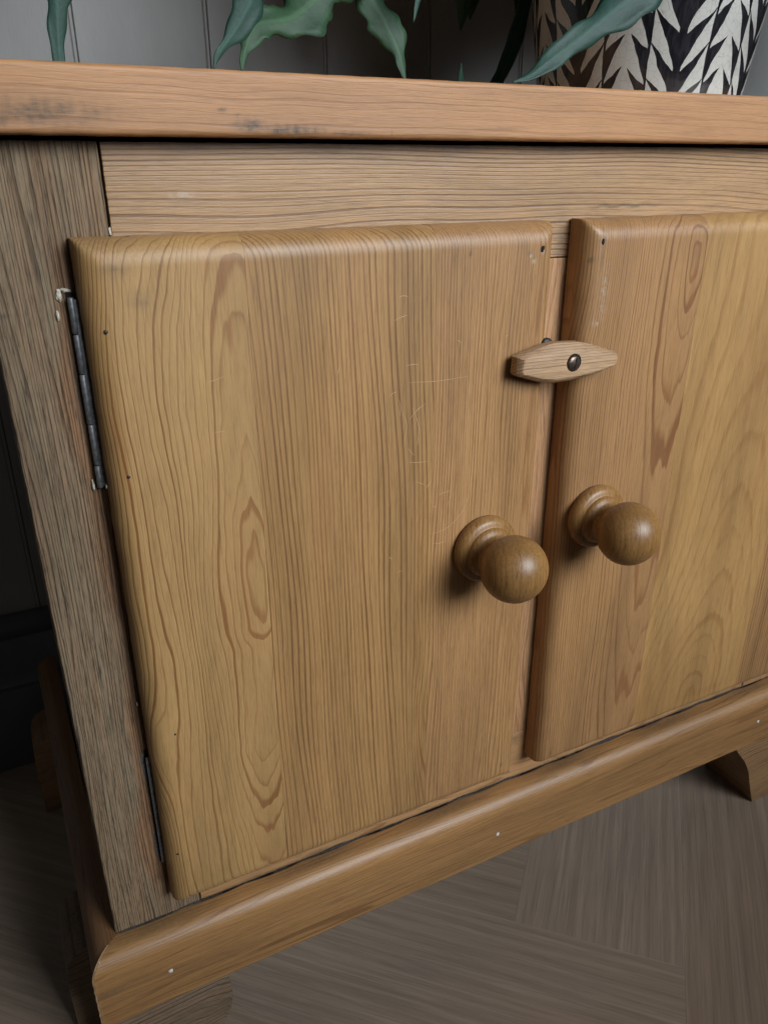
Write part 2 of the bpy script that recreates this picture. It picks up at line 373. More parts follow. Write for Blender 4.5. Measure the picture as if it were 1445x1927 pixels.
for a, b in zip(edges[:-1], edges[1:]):
    # a board with a small bead on its right edge
    prof = [(a+0.0002, 0.4005), (a+0.0002, 0.3858), (a+0.0008, 0.3850), (b-0.0042, 0.3850), (b-0.0034, 0.3858), (b-0.0026, 0.3850), (b-0.0008, 0.3850), (b-0.0002, 0.3858), (b-0.0002, 0.4005)]
    V = []; Fc = []
    for (x, y) in prof: V += [(x, y, 0.02), (x, y, 2.1)]
    for i in range(len(prof)-1): Fc.append([2*i, 2*i+2, 2*i+3, 2*i+1])
    link_mesh('wall_panel', V, Fc, M['wall'], wall, smooth=False)
def extrude_x(name, prof, x0, x1, mat, parent):
    V = []; Fc = []; n = len(prof)
    for x in (x0, x1):
        for (y, z) in prof: V.append((x, y, z+H))
    for i in range(n): Fc.append([i, (i+1) % n, n+(i+1) % n, n+i])
    Fc += [list(range(n))[::-1], list(range(n, 2*n))]
    return link_mesh(name, V, Fc, mat, parent, smooth=True, sharp=30)
sk = [(0.384, -0.410), (0.379, -0.411), (0.3745, -0.415), (0.373, -0.421), (0.3745, -0.428), (0.378, -0.434), (0.380, -0.436),
      (0.380, -0.440), (0.3785, -0.452), (0.375, -0.470), (0.3705, -0.482), (0.3695, -0.4835), (0.3660, -0.485), (0.3650, -0.488), (0.3650, -H+0.0005), (0.384, -H+0.0005)]
extrude_x('skirting_board', sk[::-1], -2.0, 3.0, M['skirt'], wall)

# ================================================================== CABINET
CB = 0.335        # depth of the carcass
XR = 0.596        # right outer face
cab = empty('cabinet', (0.30, 0.17, 0))
tag(cab, 'old waxed pine cupboard with two knobbed doors and a weathered grey corner post', 'cabinet')
# ---- table top
wt = Wob(1.3, 14); wt2 = Wob(8, 60)
def phi_top(X, Z): return 300*Z+0.7*wt(X, Z)+0.15*wt2(X, Z)+1.2*np.sin(X*5)
def st_top(X, Z):
    n = Wob(120, 200)(X, Z)*0.22+0.9
    return np.maximum.reduce([0.72*gauss(X, Z, 0.030, 0.009, 0.022, 0.0050)*n, 0.65*gauss(X, Z, 0.008, 0.009, 0.02, 0.007)*n, 0.45*gauss(X, Z, 0.047, 0.0095, 0.011, 0.004)*n,
        1.0*gauss(X, Z, 0.114, 0.0055, 0.0065, 0.0026)*n, 0.95*gauss(X, Z, 0.130, 0.0042, 0.018, 0.0022)*n, 0.9*gauss(X, Z, 0.1022, 0.0114, 0.0018, 0.0008),
        0.6*gauss(X, Z, 0.1087, 0.0095, 0.0012, 0.0006), 0.6*gauss(X, Z, 0.160, 0.0035, 0.010, 0.0009)*n, 0.9*gauss(X, Z, 0.1828, 0.0035, 0.0003, 0.0016), 0.9*gauss(X, Z, 0.432, 0.0012, 0.010, 0.0010), 0.5*gauss(X, Z, 0.245, 0.0065, 0.012, 0.0006)])
board('table_top', -0.022, XR+0.022, 0.0012, 0.0265, -0.0124, CB+0.02, M['top'], cab, phi_top, r=(0.002, 0.002, 0.0022, 0.0022), marks=(lambda X, Z: 0.12*gauss(X, Z, 0.24, 0.011, 0.004, 0.003), st_top, None), res=0.0011, resz=0.0009, wear=0.00012, dent=0.0)
# ---- post
wp = Wob(9, 1.5); wp2 = Wob(60, 2.5)
def phi_post(X, Z): return 560*X+1.6*wp(X, Z)+0.55*wp2(X, Z)+22*np.maximum(0, (X-.03))*0
def clean(X, Z):      # unweathered brown strip beside the door and hinge
    edge = 0.0262+0.0035*np.sin(Z*23+1)+0.002*np.sin(Z*71)
    return sstep(-0.0035, 0.0035, X-edge)*sstep(-0.034, -0.046, Z)*sstep(-0.43, -0.40, Z)*0.95
def st_shade_post(X, Z):
    g = np.maximum.reduce([0.85*gauss(X, Z, 0.0350, -0.060, 0.0035, 0.020), 0.7*gauss(X, Z, 0.0221, -0.0295, 0.0010, 0.0022), 0.8*gauss(X, Z, 0.002, -0.0685, 0.006, 0.0009),
        0.75*gauss(X, Z, 0.0300, -0.100, 0.0022, 0.03), 0.6*gauss(X, Z, 0.0255, -0.1085, 0.0018, 0.0006), 0.55*gauss(X, Z, 0.0345, -0.28, 0.0040, 0.10), 0.45*gauss(X, Z, 0.028, -0.046, 0.004, 0.008)])
    return np.maximum(g, 0.5*sstep(-0.006, 0.0, Z))  # the band at the top is painted shade from the table top
board('corner_post', 0.0, 0.0519, -0.4386, -0.0006, 0.0, 0.05, M['post'], cab, phi_post, r=(0.0012, 0.0006, 0, 0), marks=(clean, st_shade_post, None), res=0.0007, resz=0.0016, wear=0.00025, relief=0.00010)
# ---- top rail
wr = Wob(2.5, 5); wr2 = Wob(7, 20)
def phi_rail(X, Z):
    sw = 0.0035*np.exp(-((X-0.19)/0.07)**2)*np.exp(-((Z+0.03)/0.03)**2)
    zz = Z-sw+0.03*(X-0.3)*0.12
    return 330*zz+np.where(zz > -0.02, (zz+0.02)*140, 0)+0.7*wr(X, Z*2)+0.16*wr2(X, Z)
def st_shade_rail(X, Z):
    crack = 0.8*np.exp(-((Z+0.0318-0.010*(X-0.33)+0.0006*np.sin(X*400))/0.0007)**2)*sstep(0.313, 0.322, X)*sstep(0.375, 0.355, X)
    return np.maximum.reduce([0.55*sstep(-0.0045, -0.0012, Z+0.0008*np.sin(X*90)), crack, 0.6*gauss(X, Z, 0.170, -0.0268, 0.006, 0.0004), 0.5*gauss(X, Z, 0.297, -0.052, 0.004, 0.014)])  # first term paints in the shade line under the table top
board('top_rail', 0.0530, XR-0.0530, -0.0582, -0.0008, 0.0003, 0.022, M['rail'], cab, phi_rail, r=(0.0004, 0.0004, 0.0006, 0), marks=(None, st_shade_rail, lambda X, Z: 0.5*gauss(X, Z, 0.085, -0.022, 0.006, 0.0012)), res=0.0010, resz=0.0010, relief=0.00006)
# ---- centre stile, bottom rail, right post
ws = Wob(30, 8)
board('centre_stile', 0.262, 0.320, -0.3966, -0.0586, 0.0002, 0.022, M['stile'], cab, lambda X, Z: 330*X+0.8*ws(X, Z), r=(0, 0, 0, 0.0006), marks=(None, lambda X, Z: 0.45*gauss(X, Z, 0.302, -0.2, 0.0022, 1.0), lambda X, Z: 0.8*np.maximum(gauss(X, Z, 0.2915, -0.094, 0.0007, 0.0009), gauss(X, Z, 0.2885, -0.082, 0.0004, 0.0006))), res=0.0012, resz=0.002)
wl = Wob(4, 40)
board('bottom_rail', 0.0530, XR-0.0530, -0.4386, -0.3970, 0.0004, 0.022, M['lower_rail'], cab, lambda X, Z: 250*Z+0.9*wl(X, Z)+20*gauss(X, Z, 0.33, -0.41, 0.05, 0.02)*0.1, r=(0, 0, 0, 0.0006), marks=(lambda X, Z: 0.4*gauss(X, Z, 0.05, -0.43, 0.05, 0.01), lambda X, Z: np.maximum(0.45*gauss(X, Z, 0.290, -0.402, 0.012, 0.005), 0.75*sstep(-0.4366, -0.4384, Z+0.0007*np.sin(X*130)+0.0005*np.sin(X*37))), None), res=0.0014)
board('corner_post', XR-0.0519, XR, -0.4386, -0.0006, 0.0, 0.05, M['stile'], cab, phi_post, r=(0.0006, 0.0012, 0, 0), res=0.002, resz=0.004)
# ---- carcass
box('side_panel', 0.0030, 0.0190, 0.0502, CB, -0.4386, -0.0006, M['side'], cab, ring=lambda x, y, z: 250*y)
box('side_panel', XR-0.0190, XR-0.0030, 0.0502, CB, -0.4386, -0.0006, M['side'], cab, ring=lambda x, y, z: 250*y)
box('back_panel', 0.0195, XR-0.0195, CB-0.012, CB-0.001, -0.4386, -0.001, M['dark'], cab, ring=None)  # interior darkness put into the panel colour
box('bottom_panel', 0.0195, XR-0.0195, 0.0230, CB-0.0125, -0.4560, -0.4400, M['dark'], cab, ring=None)
# ---- moulding round the base, quarter round above a flat face
YM = 0.01718
def mould_prof():
    pr = [(0.0, -0.4389), (0.0030, -0.4389)]
    c0, c1, rad = 0.0052, -0.4509, 0.0120
    for a in np.linspace(90, 0, 14): pr.append((c0+rad*math.cos(math.radians(a)), c1+rad*math.sin(math.radians(a))))
    for z in np.linspace(-0.4530, -0.4915, 20): pr.append((YM+0.00015*math.sin(z*900), z))
    for a in np.linspace(0, 90, 4): pr.append((YM-0.002+0.002*math.cos(math.radians(a)), -0.4917-0.002*math.sin(math.radians(a))))
    pr.append((0.0, -0.4937)); return np.array(pr)
MP = mould_prof()
wm = Wob(3, 60); wm2 = Wob(1.2, 10)
def moulding(name, mat, parent, L0, L1, side, phi, marks, n=420):
    arc = np.concatenate([[0], np.cumsum(np.hypot(*np.diff(MP, axis=0).T))])
    T = np.linspace(0, 1, n); V = []; R = []; MKs = []
    for j, (o, z) in enumerate(MP):
        a = L0-o+0.00012; b = L1+(o if side == 'front' else 0)
        t = a+(b-a)*T; dz = 0.0003*np.sin(t*40+1)*(1 if z < -0.49 else 0.2)
        if side == 'front': V.append(np.stack([t, np.full(n, -o)+(-.0002 if o == 0 else 0), z+dz+H], -1))
        else: V.append(np.stack([np.full(n, -o), t, z+dz+H], -1))
        R.append(phi(t, arc[j])); mk = np.zeros((n, 3))
        for i, f in enumerate(marks):
            if f: mk[:, i] = np.clip(f(t, np.full(n, z)), 0, 1)
        MKs.append(mk)
    V = np.concatenate(V); R = np.concatenate(R); MKs = np.concatenate(MKs)
    idx = np.arange(len(V)).reshape(len(MP), n)
    Fq = np.stack([idx[:-1, :-1], idx[1:, :-1], idx[1:, 1:], idx[:-1, 1:]], -1).reshape(-1, 4)
    if side != 'front': Fq = Fq[:, ::-1]
    faces = Fq.tolist()+[idx[:, 0].tolist(), idx[::-1, -1].tolist()]
    return link_mesh(name, V, faces, mat, parent, R, MKs, True, 60)
def phi_m(t, s):
    d = 250+0*t
    return s*330+0.8*wm(t, s)+0.9*wm2(t, s)+1.5*t
moulding('front_moulding', M['moulding'], cab, 0.0, XR, 'front', phi_m, (None, lambda t, z: np.maximum(0.5*sstep(-0.4402, -0.4390, z)*(0.5+0.5*np.sin(t*60)), 0.5*sstep(0.26, 0.10, t)*np.maximum.reduce([np.exp(-((z+q+0.012*t+0.0003*np.sin(t*90+q*999))/0.00035)**2)*w_ for q, w_ in ((0.4632, .6), (0.4655, 1), (0.4672, .8), (0.4705, .5), (0.4748, 1), (0.4770, .8), (0.4822, .7), (0.4850, .4))])), None))
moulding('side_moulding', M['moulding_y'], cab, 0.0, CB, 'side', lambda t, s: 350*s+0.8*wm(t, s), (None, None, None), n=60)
# dark joint between moulding and post: bits of old glue and grime
V = []; Fc = []
for k in range(120):
    x = 0.002+0.59*k/119.; 
    hgt = 0.0002+0.0008*max(0, math.sin(x*53)+0.6*math.sin(x*131+1)+0.4*math.sin(x*310)); V += [(x, -0.0007-0.0012*abs(math.sin(x*77)), -0.43885+H+0.0002), (x, -0.0003, -0.43885+H+hgt)]
for k in range(119): Fc.append([2*k, 2*k+2, 2*k+3, 2*k+1])
V2 = [(a, b+0.0006, c_) for a, b, c_ in V]; n0 = len(V); Fc += [[i+n0 for i in f][::-1] for f in Fc]
link_mesh('joint_grime', V+V2, Fc, M['grime'], cab)
# pale raw edge of the mitre, where the two lengths of moulding have drawn apart
V = []; Fc = []
for (o, z) in MP[2:37]: V += [(-o-0.0008, -o-0.0001, z+H+0.0003), (-o+0.0001, -o-0.0005, z+H+0.0003)]
for k in range(len(V)//2-1): Fc.append([2*k, 2*k+2, 2*k+3, 2*k+1])
link_mesh('mitre_edge', V, Fc, M['button'], cab, np.zeros(len(V)), np.zeros((len(V), 3)))
for xx, zz in ((0.0262, -0.4673), (0.2703, -0.4701), (0.5514, -0.4683)):
    disc('nail_filler', xx, -YM-0.0002, zz, 0.0015, M['filler'], cab, 0.0004)
# ---- feet
def foot(x0, x1, y0, y1, mat, curve, side='right', name='foot'):
    """block whose front outline (x, z) has a rounded end"""
    pts = curve; V = []; Fc = []; n = len(pts)
    ys = np.linspace(y0, y1, 8)
    for y in ys:
        for (x, z) in pts: V.append((x, y, z+H))
    for k in range(len(ys)-1):
        for i in range(n): Fc.append([k*n+i, (k+1)*n+i, (k+1)*n+(i+1) % n, k*n+(i+1) % n])
    Fc += [list(range(n))[::-1], [(len(ys)-1)*n+i for i in range(n)]]
    Va = np.array(V); R = 300*(Va[:, 2])+0.8*Wob(10, 40)(Va[:, 0], Va[:, 2])
    mk = np.zeros((len(V), 3))
    return link_mesh(name, V, Fc, mat, cab, R, mk, True, 35)
FB = -H+0.0006; FT = -0.4939
cv = smooth_path([(0.5337, FT), (0.5430, -0.5065), (0.5520, -0.5175), (0.5615, -0.5338), (0.5680, -0.5520), (0.5765, -0.5740), (0.5775, FB)], 5)
rf = [(float(a), float(b)) for a, b in cv]+[(0.6000, FB), (0.6080, -0.566), (0.6110, -0.540), (0.6110, FT)]
foot(0, 0, -0.0132, 0.046, M['foot'], rf[::-1])
lf = [(0.0608, FT), (0.0622, -0.5040), (0.0628, -0.5120), (0.0628, -0.5190), (0.0618, -0.5265), (0.0598, -0.5330), (0.0540, -0.5440), (0.0430, -0.5560), (0.0330, -0.5650), (0.0260, FB), (-0.006, FB), (-0.0115, -0.560), (-0.0135, -0.530), (-0.0135, FT)]
foot(0, 0, -0.0132, 0.044, M['foot_worn'], lf)
def side_foot(y0, y1):
    lo = [(-0.006, -0.4940), (-0.0200, -0.4945), (-0.0270, -0.4975), (-0.0320, -0.5040), (-0.0345, -0.5140), (-0.0350, -0.5300), (-0.0345, FB), (-0.006, FB)]
    return foot(0, 0, y0, y1, M['foot_worn'] if y0 < .1 else M['foot'], lo[::-1], name='foot')
side_foot(0.0475, 0.098); side_foot(0.285, 0.333)
foot(0, 0, 0.285, 0.333, M['foot'], rf[::-1])

# ---- doors
DT = -0.018
wA = Wob(14, 3); wA2 = Wob(50, 5); wB = Wob(8, 2); wB2 = Wob(45, 4); wC = Wob(10, 2); wC2 = Wob(60, 5); wD = Wob(10, 3); wA3 = Wob(90, 22); wE = Wob(8, 3)
def dA(Z):
    pz = [-0.4166, -0.380, -0.3667, -0.3483, -0.3310, -0.3179, -0.290, -0.2497, -0.238, -0.205, -0.178, -0.1536, -0.120, -0.08, -0.0376]
    pv = [7.2, 6.3, 5.5, 4.5, 3.5, 2.5, 2.9, 2.5, 1.1, 0.4, 1.2, 2.5, 3.6, 4.1, 4.6]
    return np.interp(Z, pz, pv)
def phi_A(X, Z):
    xc = 0.0980+0.002*np.sin(Z*22+1.0); K = 420.0
    a = np.abs(X-xc); a = np.where(X > xc, a*0.9, a); a = a*a/(a+0.0060)
    ph = np.sqrt((a*K)**2+dA(Z)**2*1.0+0.01)
    ph = ph+0.45*wA(X, Z)*np.clip(a/0.01, 0.3, 1.6)+0.20*wA2(X, Z)+0.05*wA3(X, Z)
    ph = ph-4.2*gauss(X, Z, 0.0335, -0.300, 0.010, 0.038)-1.8*gauss(X, Z, 0.0360, -0.20, 0.006, 0.045)-2.0*gauss(X, Z, 0.036, -0.100, 0.007, 0.035)
    ph = ph+1.4*gauss(X, Z, 0.070, -0.16, 0.02, 0.05)*np.sin(Z*30)
    return ph+np.where(Z > -0.075, 18*(Z+0.075)*(1+20*np.abs(X-0.095)), 0)
def phi_B(X, Z): return 355*X+10*Z+0.8*wB(X, Z)+0.20*wB2(X, Z)+2.2*gauss(X, Z, 0.201, -0.33, 0.006, 0.055)-1.5*gauss(X, Z, 0.1995, -0.29, 0.004, 0.03)
def phi_C(X, Z): return 470*X-6*Z+0.9*wC(X, Z)+0.25*wC2(X, Z)+3*gauss(X, Z, 0.269, -0.14, 0.004, 0.12)
def phi_D(X, Z):
    xc = 0.3865-0.008*sstep(-0.06, -0.14, Z); a = np.maximum(0, np.abs(X-xc)-0.0)
    d = np.interp(Z, [-0.4166, -0.30, -0.17, -0.11, -0.085, -0.07, -0.055, -0.0376], [8.5, 6.2, 4.3, 3.0, 1.6, 0.7, 0.8, 2.0])
    K = 230+190*sstep(0.36, 0.31, X)
    return np.sqrt((a*K)**2+d**2)+0.45*wD(X, Z)+0.15*wC2(X, Z)
def phi_E(X, Z):
    a = np.abs(X-0.456-0.02*(Z+0.38)); d = np.interp(Z, [-0.4166, -0.3919, -0.3809, -0.3672, -0.33, -0.2, -0.03], [0.5, 1.5, 2.5, 3.5, 5.5, 8, 11])
    return np.sqrt((a*150)**2+d**2)+0.8*wE(X, Z)
def redA(X, Z):
    # resin-red bands that accompany the cathedral figure
    r1 = 0.75*np.exp(-((X-(0.0925+0.004*np.sin(Z*25)))/0.0015)**2)*sstep(-0.10, -0.14, Z)*0.6
    r2 = 0.8*gauss(X, Z, 0.0405, -0.115, 0.0028, 0.022)+0.7*gauss(X, Z, 0.0425, -0.138, 0.0018, 0.018)+0.4*gauss(X, Z, 0.037, -0.06, 0.002, 0.03)
    r3 = 0.55*gauss(X, Z, 0.1015, -0.249, 0.0060, 0.0028)+0.55*gauss(X, Z, 0.1005, -0.1815, 0.0045, 0.0035)+0.5*np.exp(-((X-(0.0925+0.01*np.sin(Z*16+4)))/0.0018)**2)*sstep(-0.14, -0.09, Z)
    return np.clip(np.maximum(np.maximum(r1*0.3, r2), r3*0.6)*0.7+0.55*np.exp(-((X-0.094)/0.012)**2)*(0.6+0.4*np.sin(Z*31+2)), 0, 1)
def stA(X, Z):
    n = 0.85+0.2*Wob(200, 200)(X, Z)
    return np.maximum.reduce([0.42*gauss(X, Z, 0.049, -0.0500, 0.0060, 0.0030)*n, 0.42*gauss(X, Z, 0.0580, -0.0627, 0.0052, 0.0050)*n, 0.9*gauss(X, Z, 0.0345, -0.2, 0.0008, 1)*0.5, 0.35*gauss(X, Z, 0.045, -0.040, 0.02, 0.003)])
def redC(X, Z): return np.maximum(0.65*np.exp(-((X-0.2688+0.0008*np.sin(Z*40))/0.0014)**2)*sstep(-0.40, -0.3, Z), 0.5*gauss(X, Z, 0.2765, -0.28, 0.003, 0.09))*0.8
def stC(X, Z):
    return np.maximum.reduce([1.6*gauss(X, Z, 0.2706, -0.0512, 0.0012, 0.0012), 0.75*gauss(X, Z, 0.2625, -0.0532, 0.0014, 0.0010), 0.6*gauss(X, Z, 0.2655, -0.0562, 0.0006, 0.002), 0.85*gauss(X, Z, 0.2250, -0.0516, 0.0007, 0.0014), 0.55*gauss(X, Z, 0.2682, -0.4020, 0.0012, 0.0018)])
def whC(X, Z): return np.maximum(0.9*gauss(X, Z, 0.2655, -0.0570, 0.0010, 0.0010), 0.8*gauss(X, Z, 0.2628, -0.0540, 0.0012, 0.0008))
def redB(X, Z): return 0.30*gauss(X, Z, 0.1395, -0.17, 0.005, 0.09)+0.22*gauss(X, Z, 0.160, -0.12, 0.006, 0.08)+0.55*np.exp(-((X-(0.1985+0.0016*np.sin(Z*28)))/0.0011)**2)*sstep(-0.15, -0.22, Z)+0.45*gauss(X, Z, 0.2025, -0.36, 0.0015, 0.04)
def redD(X, Z):
    v = lambda cx, z0, z1, w_: np.exp(-((X-cx)/w_)**2)*sstep(z1-0.02, z1+0.01, Z)*sstep(z0+0.01, z0-0.01, Z)
    return np.clip(0.75*v(0.3865+0.0*Z, -0.068, -0.086, 0.0018)+0.9*gauss(X, Z, 0.3868, -0.080, 0.0022, 0.010)+0.7*gauss(X, Z, 0.3800, -0.128, 0.0022, 0.022)+0.75*gauss(X, Z, 0.3885, -0.200, 0.0016, 0.03)+0.8*gauss(X, Z, 0.3930, -0.248, 0.0028, 0.022)+0.8*gauss(X, Z, 0.3800, -0.372, 0.0030, 0.020)+0.75*gauss(X, Z, 0.3890, -0.375, 0.0020, 0.022)+0.55*np.exp(-((X-(0.3745+0.002*np.sin(Z*35)))/0.0012)**2)*sstep(-0.05, -0.09, Z), 0, 1)*0.8
def stD(X, Z): return np.maximum.reduce([1.8*gauss(X, Z, 0.3122, -0.0490, 0.0011, 0.0026), 0.75*gauss(X, Z, 0.3128, -0.0440, 0.0005, 0.004), 0.85*gauss(X, Z, 0.3063, -0.0590, 0.0004, 0.0015), 0.5*gauss(X, Z, 0.3130, -0.058, 0.0004, 0.006), 0.7*gauss(X, Z, 0.3128, -0.4090, 0.0008, 0.004)])
def whD(X, Z): return np.maximum.reduce([0.75*gauss(X, Z, 0.3135, -0.0945, 0.0012, 0.0010), 0.65*gauss(X, Z, 0.3105, -0.0935, 0.0008, 0.0010), 0.4*gauss(X, Z, 0.3165, -0.078, 0.0020, 0.012)])
def redE(X, Z): return np.clip(0.45*np.exp(-((X-(0.4795+0.01*(Z+0.3)+0.003*np.sin(Z*18)))/0.0022)**2)*sstep(-0.14, -0.20, Z)+0.35*np.exp(-((X-(0.463+0.02*(Z+0.12)))/0.004)**2)*gauss(X*0, Z, 0, -0.14, 1, 0.06)+0.5*gauss(X, Z, 0.470, -0.405, 0.03, 0.003), 0, 1)
door1 = empty('door', (0.0348, -0.009, -0.4166+H)); door1.parent = cab; door1.location = Vector((0.0348, -0.009, -0.4166+H))-wloc(cab)
door2 = empty('door', (0, 0, 0)); door2.parent = cab; door2.location = Vector((0.5615, -0.009, -0.4166+H))-wloc(cab)
tag(door1, 'left door with close vertical grain and an oval grain loop'); tag(door2, 'right door with a yellow plank beside a reddish one')
RR = 0.0108; zb, zt = -0.4166, -0.0376; g = 0.00004
board('plank', 0.0348, 0.1058-g, zb, zt, DT, -0.0008, M['plank_a'], door1, phi_A, r=(RR, 0, 0.008, RR), marks=(redA, stA, None), kd=260, res=0.00085, resz=0.0012)
board('plank', 0.1058+g, 0.2055-g, zb, zt, DT, -0.0008, M['plank_b'], door1, phi_B, r=(0, 0, 0.008, RR), marks=(redB, None, None), kd=330, res=0.00085, resz=0.0014)
board('plank', 0.2055+g, 0.2797, zb, zt, DT, -0.0008, M['plank_c'], door1, phi_C, r=(0, 0.007, 0.008, RR), marks=(redC, stC, whC), kd=300, res=0.0008, resz=0.0012)
board('plank', 0.3023, 0.3930-g, zb-0.001, zt, DT, -0.0008, M['plank_d'], door2, phi_D, r=(RR, 0, 0.006, RR), marks=(redD, stD, whD), kd=280, res=0.00085, resz=0.0012)
board('plank', 0.3930+g, 0.5080-g, zb-0.001, zt, DT, -0.0008, M['plank_e'], door2, phi_E, r=(0, 0, 0.006, RR), marks=(redE, None, None), kd=120, res=0.0011, resz=0.0018)
board('plank', 0.5080+g, 0.5615, zb-0.001, zt, DT, -0.0008, M['plank_d'], door2, lambda X, Z: phi_B(X, Z), r=(0, RR, 0.006, RR), res=0.002, resz=0.003)
for x, z, rr in ((0.0424, -0.0750, 0.00095), (0.0432, -0.1414, 0.0008), (0.0480, -0.2915, 0.0006), (0.0405, -0.3767, 0.0006)):
    ydoor = DT+float(edge_drop(np.array(x-0.0348), RR)); disc('nail_head', x, ydoor-0.0001, z, rr, M['nail'], door1, 0.0004)
# scratches in the wax, too fine to count
scr = [[(0.2045, -0.2056), (0.2120, -0.2052), (0.2177, -0.2033), (0.2258, -0.1965), (0.2298, -0.1871), (0.2318, -0.1692)],
       [(0.1861, -0.1298), (0.1887, -0.1375), (0.1872, -0.1493)], [(0.1903, -0.1347), (0.195, -0.1300), (0.2, -0.1272)], [(0.1889, -0.1587), (0.1960, -0.1600), (0.2024, -0.1604)],
       [(0.1901, -0.1144), (0.208, -0.1156), (0.2264, -0.1152)], [(0.201, -0.1767), (0.2051, -0.1726)], [(0.1925, -0.1285), (0.1960, -0.139), (0.1955, -0.150)], [(0.190, -0.1510), (0.1935, -0.1555)],
       [(0.1840, -0.123), (0.1850, -0.127), (0.1846, -0.132)], [(0.2065, -0.2120), (0.2120, -0.2130), (0.2160, -0.2124)], [(0.0835, -0.1015), (0.0880, -0.1008), (0.0925, -0.0995)], [(0.0850, -0.1260), (0.0900, -0.1262)], [(0.1490, -0.1060), (0.1505, -0.1010)], [(0.2275, -0.118), (0.2276, -0.127)]]
rsx = np.random.RandomState(5)
for k in range(12):
    x = rsx.normal(0.19, 0.025 if k % 3 else 0.06); z = rsx.normal(-0.16, 0.035 if k % 3 else 0.09); x = min(x, 0.262); z = max(-0.38, min(z, -0.07)); a = rsx.normal(0.15, 0.5); L = rsx.uniform(0.0015, 0.008)
    scr.append([(x, z), (x+L*0.5*math.cos(a), z+L*0.5*math.sin(a)+0.0004), (x+L*math.cos(a), z+L*math.sin(a))])
V = []; Fc = []
for s in scr:
    P = smooth_path([(a, DT-0.00006, b) for a, b in s], 6); v, f = ribbon([tuple(p) for p in P], 0.00028); n0 = len(V); V += v; Fc += [[i+n0 for i in q] for q in f]
tag(link_mesh('scratches', V, Fc, M['scratch'], door1), kind='stuff')
for kx, kz, kr, kd_ in ((0.2706, -0.0512, 0.0010, door1), (0.3122, -0.0492, 0.00105, door2)):
    e_ = min(kx-0.3023 if kx > .3 else 0.2797-kx, -0.0376-kz); disc('knot_hole', kx, DT+float(edge_drop(np.array(e_), RR if kx > .3 else 0.007))-0.0001, kz, kr, M['hole'], kd_, 0.0002, sx=0.75, sz=1.7)
# knobs
prof = [(0, 0.0200), (0.0012, 0.0209), (0.0035, 0.0213), (0.0058, 0.0209), (0.0074, 0.0197), (0.0084, 0.0180), (0.0086, 0.0164), (0.0090, 0.0157), (0.0096, 0.0157), (0.0106, 0.0153), (0.0116, 0.0144), (0.0124, 0.0130), (0.0132, 0.0121), (0.0150, 0.0113), (0.0165, 0.0111)]
cy_, br = 0.0333, 0.0198
for a in np.linspace(214, 360, 24):
    prof.append((cy_-0.0188*math.cos(math.radians(a-180)), abs(br*math.sin(math.radians(a-180)))+0.00001))
prof = [p for p in prof if p[1] > 0.0003]
lathe_y('knob', 0.2416, DT, -0.2220, prof, M['knob'], door1)
lathe_y('knob', 0.3268, DT, -0.2180, prof, M['knob'], door2)
lathe_y('round_stud', 0.2786, DT+0.0012, -0.1036, [(0, 0.0043), (0.0010, 0.0043), (0.0017, 0.0038), (0.0022, 0.0028), (0.0024, 0.0012), (0.00245, 0.0003)], M['nail'], door1, 28)
# ---- hinge: barrel in knuckles with a mortise and old paint around it
def barrel(name, x, y, z0, z1, rad, mat, parent, n=20):
    V = []; Fc = []
    pr = [(z0, rad*0.8), (z0+0.0004, rad), (z1-0.0004, rad), (z1, rad*0.8)]
    for (z, rr) in pr:
        for i in range(n):
            a = 2*math.pi*i/n; V.append((x+rr*math.cos(a), y+rr*math.sin(a), z+H))
    for k in range(3):
        for i in range(n): j = (i+1) % n; Fc.append([k*n+i, k*n+j, (k+1)*n+j, (k+1)*n+i])
    Fc += [list(range(n))[::-1], [3*n+i for i in range(n)]]
    return link_mesh(name, V, Fc, mat, parent, smooth=True, sharp=50)
def hinge(z0, z1, yb_=-0.0030):
    hg = empty('hinge', (0, 0, 0)); hg.parent = cab; hg.location = Vector((0.0318, -0.0045, z0+H))-wloc(cab)
    L = z1-z0; cuts = [0, .145, .40, .66, .87, 1.0] if False else [0, .13, .355, .62, .82, 1.0]
    for k, (a, b) in enumerate(zip(cuts[:-1], cuts[1:])):
        barrel('knuckle', 0.0318+0.00012*(k % 2), yb_, z0+a*L+0.00025, z0+b*L-0.00018, 0.00145, M['iron'], hg)
    box('hinge_leaf', 0.0304, 0.0318, 0.0000, 0.0012, z0, z1, M['iron'], hg, 0.0002)
    box('hinge_leaf', 0.0324, 0.0346, -0.0038, -0.0028, z0+0.001, z1-0.001, M['iron'], hg, 0.0003)
    return hg
hinge(-0.1500, -0.0615)
hinge(-0.3930, -0.3120, 0.0065)
box('hinge_recess', 0.0303, 0.0345, -0.0004, 0.004, -0.1515, -0.0600, M['hole'], cab, 0.0003)  # near-black block stands in for the shade inside the mortise
box('hinge_recess', 0.0322, 0.0345, -0.0004, 0.004, -0.3950, -0.3100, M['hole'], cab, 0.0003)  # same painted shade at the lower hinge
def fleck(x0, x1, z0, z1, y, seed):
    rs = np.random.RandomState(seed); n = 12; V = [((x0+x1)/2, y-0.0007, (z0+z1)/2+H)]
    for ring in range(2):
        for i in range(n):
            a = 2*math.pi*i/n; q = (0.6 if ring == 0 else 1)*(1+rs.uniform(-.25, .25)); V.append(((x0+x1)/2+math.cos(a)*(x1-x0)/2*q, y-(0.0005 if ring == 0 else -0.0004)*(1+rs.uniform(-.3, .3)), (z0+z1)/2+H+math.sin(a)*(z1-z0)/2*q))
    Fc = []
    for i in range(n):
        j = (i+1) % n; Fc.append([0, 1+i, 1+j]); Fc.append([1+i, 1+n+i, 1+n+j, 1+j])
    return link_mesh('paint_fleck', V, Fc, M['paint'], cab, smooth=False)
